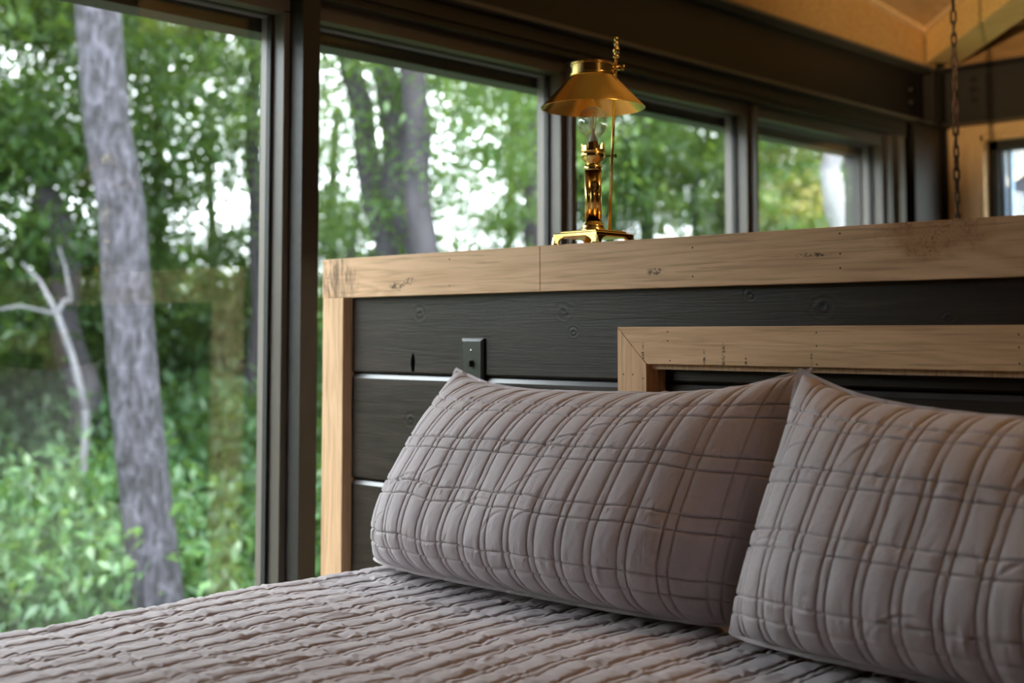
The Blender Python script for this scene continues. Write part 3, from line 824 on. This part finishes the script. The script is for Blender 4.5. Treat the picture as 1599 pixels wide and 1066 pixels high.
# ------------------------------------------------------------------ unseen warm globe lights, out of frame to the right
def globe(x, y, z, e, label):
    r_ = thing('pendant_light', (x, y, z), label, 'lamp', None)
    k = M('warm_globe'); k.P(Base_Color=(1, .8, .55, 1)); k.p.inputs['Emission Color'].default_value = (1.0, .66, .34, 1); k.p.inputs['Emission Strength'].default_value = e
    prof = [(max(.0001, .09 * math.sin(math.pi * i / 16)), .09 - .09 * math.cos(math.pi * i / 16)) for i in range(17)]
    MB().lathe((x, y, z), prof, 32).build('globe', k.m, r_)
    MB().lathe((x, y, z + .17), [(.0001, 0.02), (.035, .018), (.04, 0), (.0001, 0)], 24).tube([(x, y, z + .18), (x, y, zc(y) - .001)], .004, 8).build('stem', brass_d, r_)
globe(-.35, 2.15, 1.47, 20, 'warm glass globe light under the ceiling behind the headboard, out of view to the right')

globe(1.25, 1.2, .75, 13, 'added warm glass globe, unseen, warming the right side of the headboard')  # unseen globe added to warm the right end of the headboard
# unseen spotlight added on the rear wall to warm the ceiling corner
WLP = Vector((.5, -2.26, .05))
wl_ = thing('fill_spot', WLP, 'added unseen spotlight on the rear wall, warming the ceiling corner', 'lamp')
aim = Vector((-2.15, 5.2, 1.56)); hd = Vector((.5, -2.18, .10)); dv_ = (aim - hd).normalized()
MB().tube([(.5, -2.299, .10), (.5, -2.19, .10)], .012, 10).build('arm', brass_d, wl_)
MB().tube([hd - dv_ * .05, hd + dv_ * .06], [.03, .045], 20, cap=False).build('lamp_shade', brass_d, wl_)
sp = bpy.data.lights.new('spot', 'SPOT'); sp.energy = 700; sp.color = (1.0, .70, .36); sp.spot_size = math.radians(15); sp.spot_blend = .8; sp.shadow_soft_size = .03
spo = bpy.data.objects.new('spot', sp); C.objects.link(spo); spo.parent = wl_
spo.location = (hd + dv_ * .07) - WLP; spo.rotation_euler = dv_.to_track_quat('-Z', 'Y').to_euler()

# ------------------------------------------------------------------ outdoors
gm = M('forest_floor'); gm.P(Base_Color=gm.ramp(gm.noise(gm.map(), 1.5, 6), [(.3, (.035, .05, .015)), (.7, (.09, .10, .04))]), Roughness=.9)
b = MB(); b.add([(-80, -40, -2.9), (-3.3, -40, -2.9), (-3.3, 6.4, -2.9), (30, 6.4, -2.9), (30, 90, -2.9), (-80, 90, -2.9)], [(0, 1, 2, 3, 4, 5)])
b.add([(-80, -40, -3.4), (-3.3, -40, -3.4), (-3.3, 6.4, -3.4), (30, 6.4, -3.4), (30, 90, -3.4), (-80, 90, -3.4)], [(0, 1, 2, 3, 4, 5)])
o = b.build('ground', gm.m); tag(o, kind='structure')

def leaf_mat(name, a, b_, c_, trans=.45):
    k = M(name)
    oi = k.n.new('ShaderNodeObjectInfo')
    nz = k.noise(k.tc.outputs['Object'], .9, 2); nz2 = k.noise(k.tc.outputs['Object'], 9.0, 1)
    f = k.math('ADD', k.math('MULTIPLY', nz, .5), k.math('MULTIPLY', nz2, .5))
    f = k.math('ADD', f, k.math('MULTIPLY_ADD', oi.outputs['Random'], .16, -.08))
    colr = k.ramp(f, [(.34, a), (.52, b_), (.68, c_)])
    k.n.remove(k.p)
    d1 = k.n.new('ShaderNodeBsdfDiffuse'); d2 = k.n.new('ShaderNodeBsdfTranslucent'); d3 = k.n.new('ShaderNodeBsdfGlossy'); d3.inputs['Roughness'].default_value = .45
    k.l.new(colr, d1.inputs[0]); k.l.new(k.mix(.35, colr, (.35, .5, .05)), d2.inputs[0]); d3.inputs[0].default_value = (.8, .9, .8, 1)
    m1 = k.n.new('ShaderNodeMixShader'); m1.inputs[0].default_value = trans; k.l.new(d1.outputs[0], m1.inputs[1]); k.l.new(d2.outputs[0], m1.inputs[2])
    m2 = k.n.new('ShaderNodeMixShader'); m2.inputs[0].default_value = .05; k.l.new(m1.outputs[0], m2.inputs[1]); k.l.new(d3.outputs[0], m2.inputs[2])
    k.l.new(m2.outputs[0], k.n['Material Output'].inputs[0]); return k.m
leaf_a = leaf_mat('broad_leaves', (.010, .032, .011), (.032, .082, .022), (.11, .19, .05))
leaf_b = leaf_mat('bush_leaves', (.012, .042, .017), (.042, .115, .040), (.13, .25, .085))
leaf_c = leaf_mat('yellowing_leaves', (.10, .09, .02), (.24, .20, .06), (.42, .28, .10))

def leaf_mesh(name, centers, spread, per, size, mat, seed, droop=.5, aspect=.42):
    """centers (K,3); per leaves each; returns mesh"""
    r = np.random.default_rng(seed); K = len(centers); n = K * per
    c = np.repeat(centers, per, 0) + r.normal(0, 1, (n, 3)) * np.array(spread) * r.uniform(.5, 1.2, (n, 1))
    th = r.uniform(0, 2 * np.pi, n); tilt = r.normal(-droop, .45, n)
    dd = np.stack([np.cos(th) * np.cos(tilt), np.sin(th) * np.cos(tilt), np.sin(tilt)], 1)
    up = np.stack([r.normal(0, .5, n), r.normal(0, .5, n), np.ones(n)], 1)
    sd_ = np.cross(dd, up); sd_ /= np.linalg.norm(sd_, axis=1, keepdims=True) + 1e-9
    nn_ = np.cross(sd_, dd)
    L = size * r.uniform(.6, 1.35, (n, 1))
    v0 = c; v1 = c + dd * L * .45 + sd_ * L * aspect * .5 + nn_ * L * .06; v2 = c + dd * L - nn_ * L * .08; v3 = c + dd * L * .45 - sd_ * L * aspect * .5 + nn_ * L * .06
    V = np.stack([v0, v1, v2, v3], 1).reshape(-1, 3)
    me = bpy.data.meshes.new(name); me.vertices.add(len(V)); me.vertices.foreach_set('co', V.astype(np.float32).ravel())
    me.loops.add(4 * n); me.loops.foreach_set('vertex_index', np.arange(4 * n, dtype=np.int32))
    me.polygons.add(n); me.polygons.foreach_set('loop_start', np.arange(0, 4 * n, 4, dtype=np.int32))
    me.update(calc_edges=True); me.materials.append(mat); return me

def crown_centers(K, rx, ry, rz, seed, hollow=.35):
    r = np.random.default_rng(seed); p = r.normal(0, 1, (K, 3)); p /= np.linalg.norm(p, axis=1, keepdims=True)
    rad = (hollow + (1 - hollow) * r.uniform(0, 1, (K, 1)) ** .6)
    return p * rad * np.array([rx, ry, rz])
crowns = [leaf_mesh('foliage', crown_centers(150, 1.9, 1.9, 1.5, 100 + i), (.20, .20, .13), 66, .105, leaf_a, 200 + i) for i in range(3)]
thins = [leaf_mesh('foliage', crown_centers(64, 1.9, 1.9, 1.6, 150 + i, .1), (.25, .25, .17), 58, .11, leaf_a, 250 + i) for i in range(3)]
bushes = [leaf_mesh('foliage', np.abs(crown_centers(190, 1.35, 1.35, 1.5, 300 + i, .55)) * np.sign(crown_centers(190, 1, 1, 1, 400 + i) * np.array([1, 1, 0]) + np.array([0, 0, 1])), (.17, .17, .15), 95, .088, leaf_b, 500 + i, .6) for i in range(3)]
fars = [leaf_mesh('foliage', crown_centers(230, 3.0, 3.0, 3.2, 600 + i, .5), (.42, .42, .35), 40, .26, leaf_b, 700 + i, .5, .5) for i in range(2)]

bkm = M('bark')
bv = bkm.map((1, 1, .28)); bw = bkm.noise(bkm.map((1, 1, .5)), 7, 3, .6, 0, True); bvv = bkm.n.new('ShaderNodeVectorMath'); bvv.operation = 'MULTIPLY_ADD'; bkm.l.new(bw, bvv.inputs[0]); bvv.inputs[1].default_value = (.12, .12, .12); bkm.l.new(bv, bvv.inputs[2])
v1 = bkm.voro(bvv.outputs[0], 30); nz = bkm.noise(bkm.map((1, 1, .4)), 11, 6, .65)
bkm.P(Base_Color=bkm.ramp(bkm.math('ADD', bkm.math('MULTIPLY', v1, .7), bkm.math('MULTIPLY', nz, .6)), [(.38, (.006, .005, .007)), (.62, (.019, .018, .025)), (.95, (.062, .058, .078))]), Roughness=.85)
bkm.bump(bkm.math('ADD', v1, nz), .8, .03); bark = bkm.m
bkm = M('dark_bark'); nz = bkm.noise(bkm.map((1, 1, .3)), 9, 5, .6)
bkm.P(Base_Color=bkm.ramp(nz, [(.3, (.012, .010, .012)), (.7, (.045, .041, .050))]), Roughness=.9); bkm.bump(nz, .6, .03); bark_d = bkm.m
bkm = M('pale_bark'); nz = bkm.noise(bkm.map((1, 1, .5)), 6, 5, .6)
bkm.P(Base_Color=bkm.ramp(nz, [(.3, (.14, .14, .15)), (.7, (.30, .29, .31))]), Roughness=.8); bark_p = bkm.m

bkm = M('silvery_bark'); nz = bkm.noise(bkm.map((1, 1, .5)), 6, 5, .6)
bkm.P(Base_Color=bkm.ramp(nz, [(.3, (.08, .08, .09)), (.7, (.20, .19, .21))]), Roughness=.8); bark_w = bkm.m
def trunk_pts(p0, p1, n=14, wob=.04, seed=1):
    r = random.Random(seed); out = []
    for i in range(n):
        t = i / (n - 1); p = p0.lerp(p1, t)
        out.append(p + Vector((r.gauss(0, wob), r.gauss(0, wob), 0)))
    return out
def tree(name, p0, p1, r0, r1, label, mat=None, crown=None, cs=1.0, cat='tree', group=None, branches=(), crowns_at=(), seed=1, wob=.03, n=14):
    """p0 base, p1 top (eye coords)"""
    root = thing(name, p0, label, cat, group)
    pts = trunk_pts(Vector(p0), Vector(p1), n, wob, seed)
    MB().tube(pts, [r0 + (r1 - r0) * i / (n - 1) for i in range(n)], 20).build('trunk', mat or bark, root)
    for (a, b_, ra, rb) in branches:
        a = Vector(a); b_ = Vector(b_); m = a.lerp(b_, .5) + Vector((0, 0, .06))
        MB().tube([a, a.lerp(m, .5), m, m.lerp(b_, .5), b_], [ra, ra * .85 + rb * .15, (ra + rb) / 2, rb * 1.2, rb], 10).build('branch', mat or bark, root)
    for j, (c, sc, kk, mesh) in enumerate(crowns_at):
        o = bpy.data.objects.new('foliage', mesh); C.objects.link(o); o.parent = root
        o.location = Vector(c) - Vector(p0); o.scale = (sc, sc, sc * .9); o.rotation_euler = (0, 0, kk * 1.7 + seed); o['kind'] = 'stuff'
    return root
def bush(p, sc, rot, label, mesh, group=None, sz=1.0):
    root = thing('shrub', p, label, 'shrub', group)
    o = bpy.data.objects.new('foliage', mesh); C.objects.link(o); o.parent = root; o.scale = (sc, sc, sc * sz); o.rotation_euler = (0, 0, rot); o['kind'] = 'stuff'
    MB().tube([Vector(p) + Vector((0, 0, -.0)), Vector(p) + Vector((.03, .02, .7 * sc))], [.05, .03], 8).build('stem', bark_d, root)
    return root

GZ = -2.9
def ground_pt(px, D):
    q = at(px, 522, D); return Vector((q.x, q.y, GZ))
# big grey trunk close to the window
a0 = at(150, -10, 8.0); a1 = at(245, 930, 8.0); dirv = (a1 - a0); base = a1 + dirv * ((GZ - a1.z) / dirv.z)
top = a0 - dirv * .75
cr = crowns
tree('tree', base, top, .165, .125, 'big grey-barked tree trunk leaning close outside the tall window', bark, seed=4, wob=.012, n=16,
     crowns_at=[(at(-150, -330, 8.5), 1.1, 1, cr[0]), (at(300, -420, 9), 1.0, 2, cr[1])])
# darker trunk behind, crossing it
tree('tree', at(215, 1120, 11.5) , at(80, 300, 11.5), .17, .12, 'dark crooked tree behind the big grey trunk, leaning left', bark_d, seed=9, wob=.05,
     crowns_at=[(at(40, 120, 12), 1.15, 0, cr[1]), (at(230, -60, 12.5), .95, 3, cr[2]), (at(-160, 60, 11.5), 1.1, 4, cr[0])])
# pale slender bare sapling, forked
f0 = at(135, 640, 10.4); f1 = at(90, 490, 10.4)
tree('sapling', Vector((f0.x, f0.y, GZ)), f0, .035, .030, 'slim pale forked sapling with bare branches left of the big trunk', bark_w, cat='tree', seed=3, wob=.01,
     branches=[(f0, f1, .030, .024), (f1, at(35, 410, 10.4), .022, .012), (f1, at(112, 470, 10.4), .02, .016), (at(112, 470, 10.4), at(92, 385, 10.4), .016, .008), (f1, at(-30, 488, 10.2), .014, .008)])
# slim dark trunk near the post
tree('tree', ground_pt(405, 13), at(392, 40, 13), .10, .07, 'slim dark tree seen through the tall window, just left of the post', bark_d, seed=12,
     crowns_at=[(at(350, 60, 13), .8, 2, thins[0]), (at(300, 240, 13.4), .8, 5, thins[1])])
# three dark trunks behind the lamp's window
tree('tree', at(650, 640, 11), at(520, -40, 11), .12, .09, 'leftmost of three leaning dark trunks seen left of the lamp', bark_d, seed=21, wob=.04,
     crowns_at=[(at(520, 10, 11.5), .8, 1, thins[2]), (at(545, 270, 12), .7, 4, thins[1])])
tree('tree', at(700, 640, 10.5), at(575, -20, 10.5), .13, .10, 'middle of three leaning dark trunks seen left of the lamp', bark_d, seed=22, wob=.04,
     crowns_at=[(at(660, 0, 11), .8, 3, thins[0])])
tree('tree', at(676, 760, 9.6), at(646, -30, 9.6), .12, .09, 'rightmost of three dark trunks seen left of the lamp, upright and thick', bark_d, seed=23, wob=.03,
     crowns_at=[(at(780, 60, 10), .75, 5, thins[1]), (at(740, 230, 10.5), .7, 2, thins[2])])
tree('tree', ground_pt(842, 14), at(848, -60, 14), .20, .16, 'dark tree trunk partly behind the window bar left of the lamp', bark_d, seed=25,
     crowns_at=[(at(840, 40, 14.5), .8, 1, cr[2]), (at(880, 330, 15), .8, 6, cr[0])])
# pale trunk seen through the last window
tree('tree', at(1318, 500, 10), at(1296, 60, 10), .12, .05, 'pale tree trunk seen through the window nearest the corner', bark_w, seed=31,
     crowns_at=[(at(1250, 60, 11), .6, 1, cr[1])])
# mid-distance leafy trees filling the windows
T, N = thins, crowns
mids = [(-40, 100, 14, 1.1, N), (40, 330, 13, .9, N), (60, 200, 15, .9, T), (180, 250, 15, .8, T), (250, 30, 14, .8, T), (250, 420, 14, .9, T), (380, 400, 15, .8, T), (330, 180, 16, .8, T), (120, 500, 13, .8, N), (-140, 380, 12, 1.2, N),
        (545, 330, 14, .8, T), (525, 170, 15, .6, T), (600, 400, 15, .7, T), (520, 420, 15, .7, N), (720, 430, 15, .6, T), (800, 130, 17, .9, T), (845, 60, 15, .7, N), (860, 300, 16, .6, N), (1010, 170, 15, .9, N), (1090, 260, 16, .9, N), (1010, 320, 15, .8, T), (950, 220, 17, .8, N),
        (1130, 200, 17, 1.1, N), (1220, 260, 18, 1.0, N), (1340, 300, 17, .9, T), (1260, 380, 15, .7, N), (1400, 240, 18, 1.2, N), (1500, 200, 20, 1.2, N), (1600, 220, 20, 1.3, N), (1720, 260, 16, 1.3, N), (1880, 240, 17, 1.4, N), (2100, 200, 18, 1.5, N)]
for i, (px, py, D, sc, fam) in enumerate(mids):
    c = at(px, py, D); g = Vector((c.x, c.y, GZ))
    mesh = fam[i % 3]
    sz_ = 'dense' if fam is N else 'sparse'
    where = ('seen through the tall window left of the dark post' if px < 433 else 'seen through the window left of the lamp' if px < 900 else
             'seen through the window just right of the lamp' if px < 1170 else 'seen through the window nearest the corner' if px < 1390 else 'standing beyond the corner of the room')
    ht_ = ' high' if py < 260 else ' low'
    tree('tree', g, c, .09, .05, '%s tree, crown%s, %s' % (sz_, ht_, where), bark_d, seed=40 + i, crowns_at=[(c, sc, i, mesh)], group='%s%s-crowned trees %s' % (sz_, ht_, where), n=8)
for i, (x, y, z, sc) in enumerate([(1.0, 12.5, 0.0, 1.3), (3.2, 13.5, .6, 1.4), (5.5, 14.5, .2, 1.4), (2.0, 15.5, 2.4, 1.4), (4.5, 17.0, 2.6, 1.4), (-1.6, 13.5, 1.0, 1.3)]):
    tree('tree', Vector((x, y, GZ)), Vector((x, y, z)), .1, .06, 'leafy green tree beyond the far-wall window', bark_d, seed=140 + i, crowns_at=[(Vector((x, y, z)), sc, i, crowns[i % 3])], group='leafy trees behind the cabin', n=8)
for i, (x, y, z, sc) in enumerate([(-11, -7.5, .3, 1.5), (-12.5, -4.5, .6, 1.5), (-10.5, -1.8, .1, 1.4), (-12.5, .8, .8, 1.5), (-13.5, -9.5, .5, 1.6), (-15, -2.5, 2.0, 1.6), (-9.5, -4.8, -1.0, 1.3)]):
    tree('tree', Vector((x, y, GZ)), Vector((x, y, z)), .1, .06, 'leafy green tree in the woods beside the foot of the bed, left of the view', bark_d, seed=160 + i, crowns_at=[(Vector((x, y, z)), sc, i, crowns[i % 3]), (Vector((x + .4, y, z - 1.8)), sc, i + 1, crowns[(i + 1) % 3])], group='leafy trees left of the view', n=8)
# one yellowing
c = at(1235, 320, 15); me2 = leaf_mesh('foliage', crown_centers(60, .8, .8, .45, 901), (.2, .2, .13), 45, .11, leaf_c, 902)
tree('tree', Vector((c.x, c.y, GZ)), c, .05, .03, 'small tree with orange yellowing leaves seen through the window nearest the corner', bark_d, seed=77, crowns_at=[(c, .9, 0, me2)], n=8)
# bushes on the slope below
r = random.Random(5); k = 0
for D, pys in ((9.5, 700), (12, 560), (15, 470)):
    for px in range(-260, 1560, int(2000 * 1.7 / D)):
        q = at(px + r.uniform(-40, 40), pys + r.uniform(-25, 25), D + r.uniform(-.8, .8)); topz = q.z
        hh = topz - GZ; sc = hh / 1.75 if hh > 1 else 1
        sc = max(.9, min(1.5, sc))
        rw = {9.5: 'near', 12: 'middle', 15: 'far'}[D]
        bush((q.x, q.y, topz - 1.55 * sc), sc, r.uniform(0, 6), 'bushy green shrub in the %s row of the slope %s the window post' % (rw, 'left of' if px < 440 else 'right of'), bushes[k % 3], 'shrubs in the %s row %s the post' % (rw, 'left of' if px < 440 else 'right of')); k += 1
# far wood line
for i, px in enumerate(range(-400, 1900, 210)):
    D = 30 + 6 * ((i * 7) % 3) / 2
    pyc = 600 + 20 * math.sin(i * 2.1)
    c = at(px, pyc, D); 
    tree('tree', Vector((c.x, c.y, GZ)), c, .2, .12, 'distant tree in the wood line on the far side of the slope', bark_d, seed=90 + i, crowns_at=[(c, 1.15, i, fars[i % 2]), (c + Vector((0, 0, -3.0)), 1.25, i + 1, fars[(i + 1) % 2])], group='distant wood line', n=8)

# neighbouring cabin through the far-wall window
cab = thing('cabin', (-5.2, 15.0, GZ), 'dark neighbouring cabin with a pale roof edge seen through the far-wall window', 'cabin')
navy = plain('navy_boards', (.035, .035, .055), .6); rake = plain('pale_rake_board', (.62, .50, .40), .6)
P_ = at(1560, 282, 14.0); Q_ = at(1640, 222, 14.0)
dr = (Q_ - P_); P0 = P_ - dr * .25; P1 = P_ + dr * 4.0
h3 = Vector((0, 0, .16)); nb = Vector((-.690, .724, 0)) 
def slab(a, b_, dn, dep):
    v = [a, b_, b_ + Vector((0, 0, -dn)), a + Vector((0, 0, -dn))]; v += [q + nb * dep for q in v]
    return MB().add(v, [(0, 1, 2, 3), (7, 6, 5, 4), (0, 4, 5, 1), (1, 5, 6, 2), (2, 6, 7, 3), (3, 7, 4, 0)])
slab(P0, P1, .13, .05).build('rake_board', rake, cab)
slab(P0 + Vector((0, 0, .03)), P1 + Vector((0, 0, .03)), .06, 4.0).build('roof', plain('roof_sheet', (.10, .09, .09), .5), cab)
wb = P0 + nb * .35 + dr * .35 + Vector((0, 0, -.12)); we = P1 + nb * .35 + Vector((0, 0, -.12))
v = [wb, we, Vector((we.x, we.y, GZ)), Vector((wb.x, wb.y, GZ))]; v += [q + nb * 3.5 for q in v]
MB().add(v, [(0, 1, 2, 3), (7, 6, 5, 4), (0, 4, 5, 1), (1, 5, 6, 2), (2, 6, 7, 3), (3, 7, 4, 0)]).build('wall', navy, cab)

for o in bpy.data.objects:
    if '_o' in o: del o['_o']
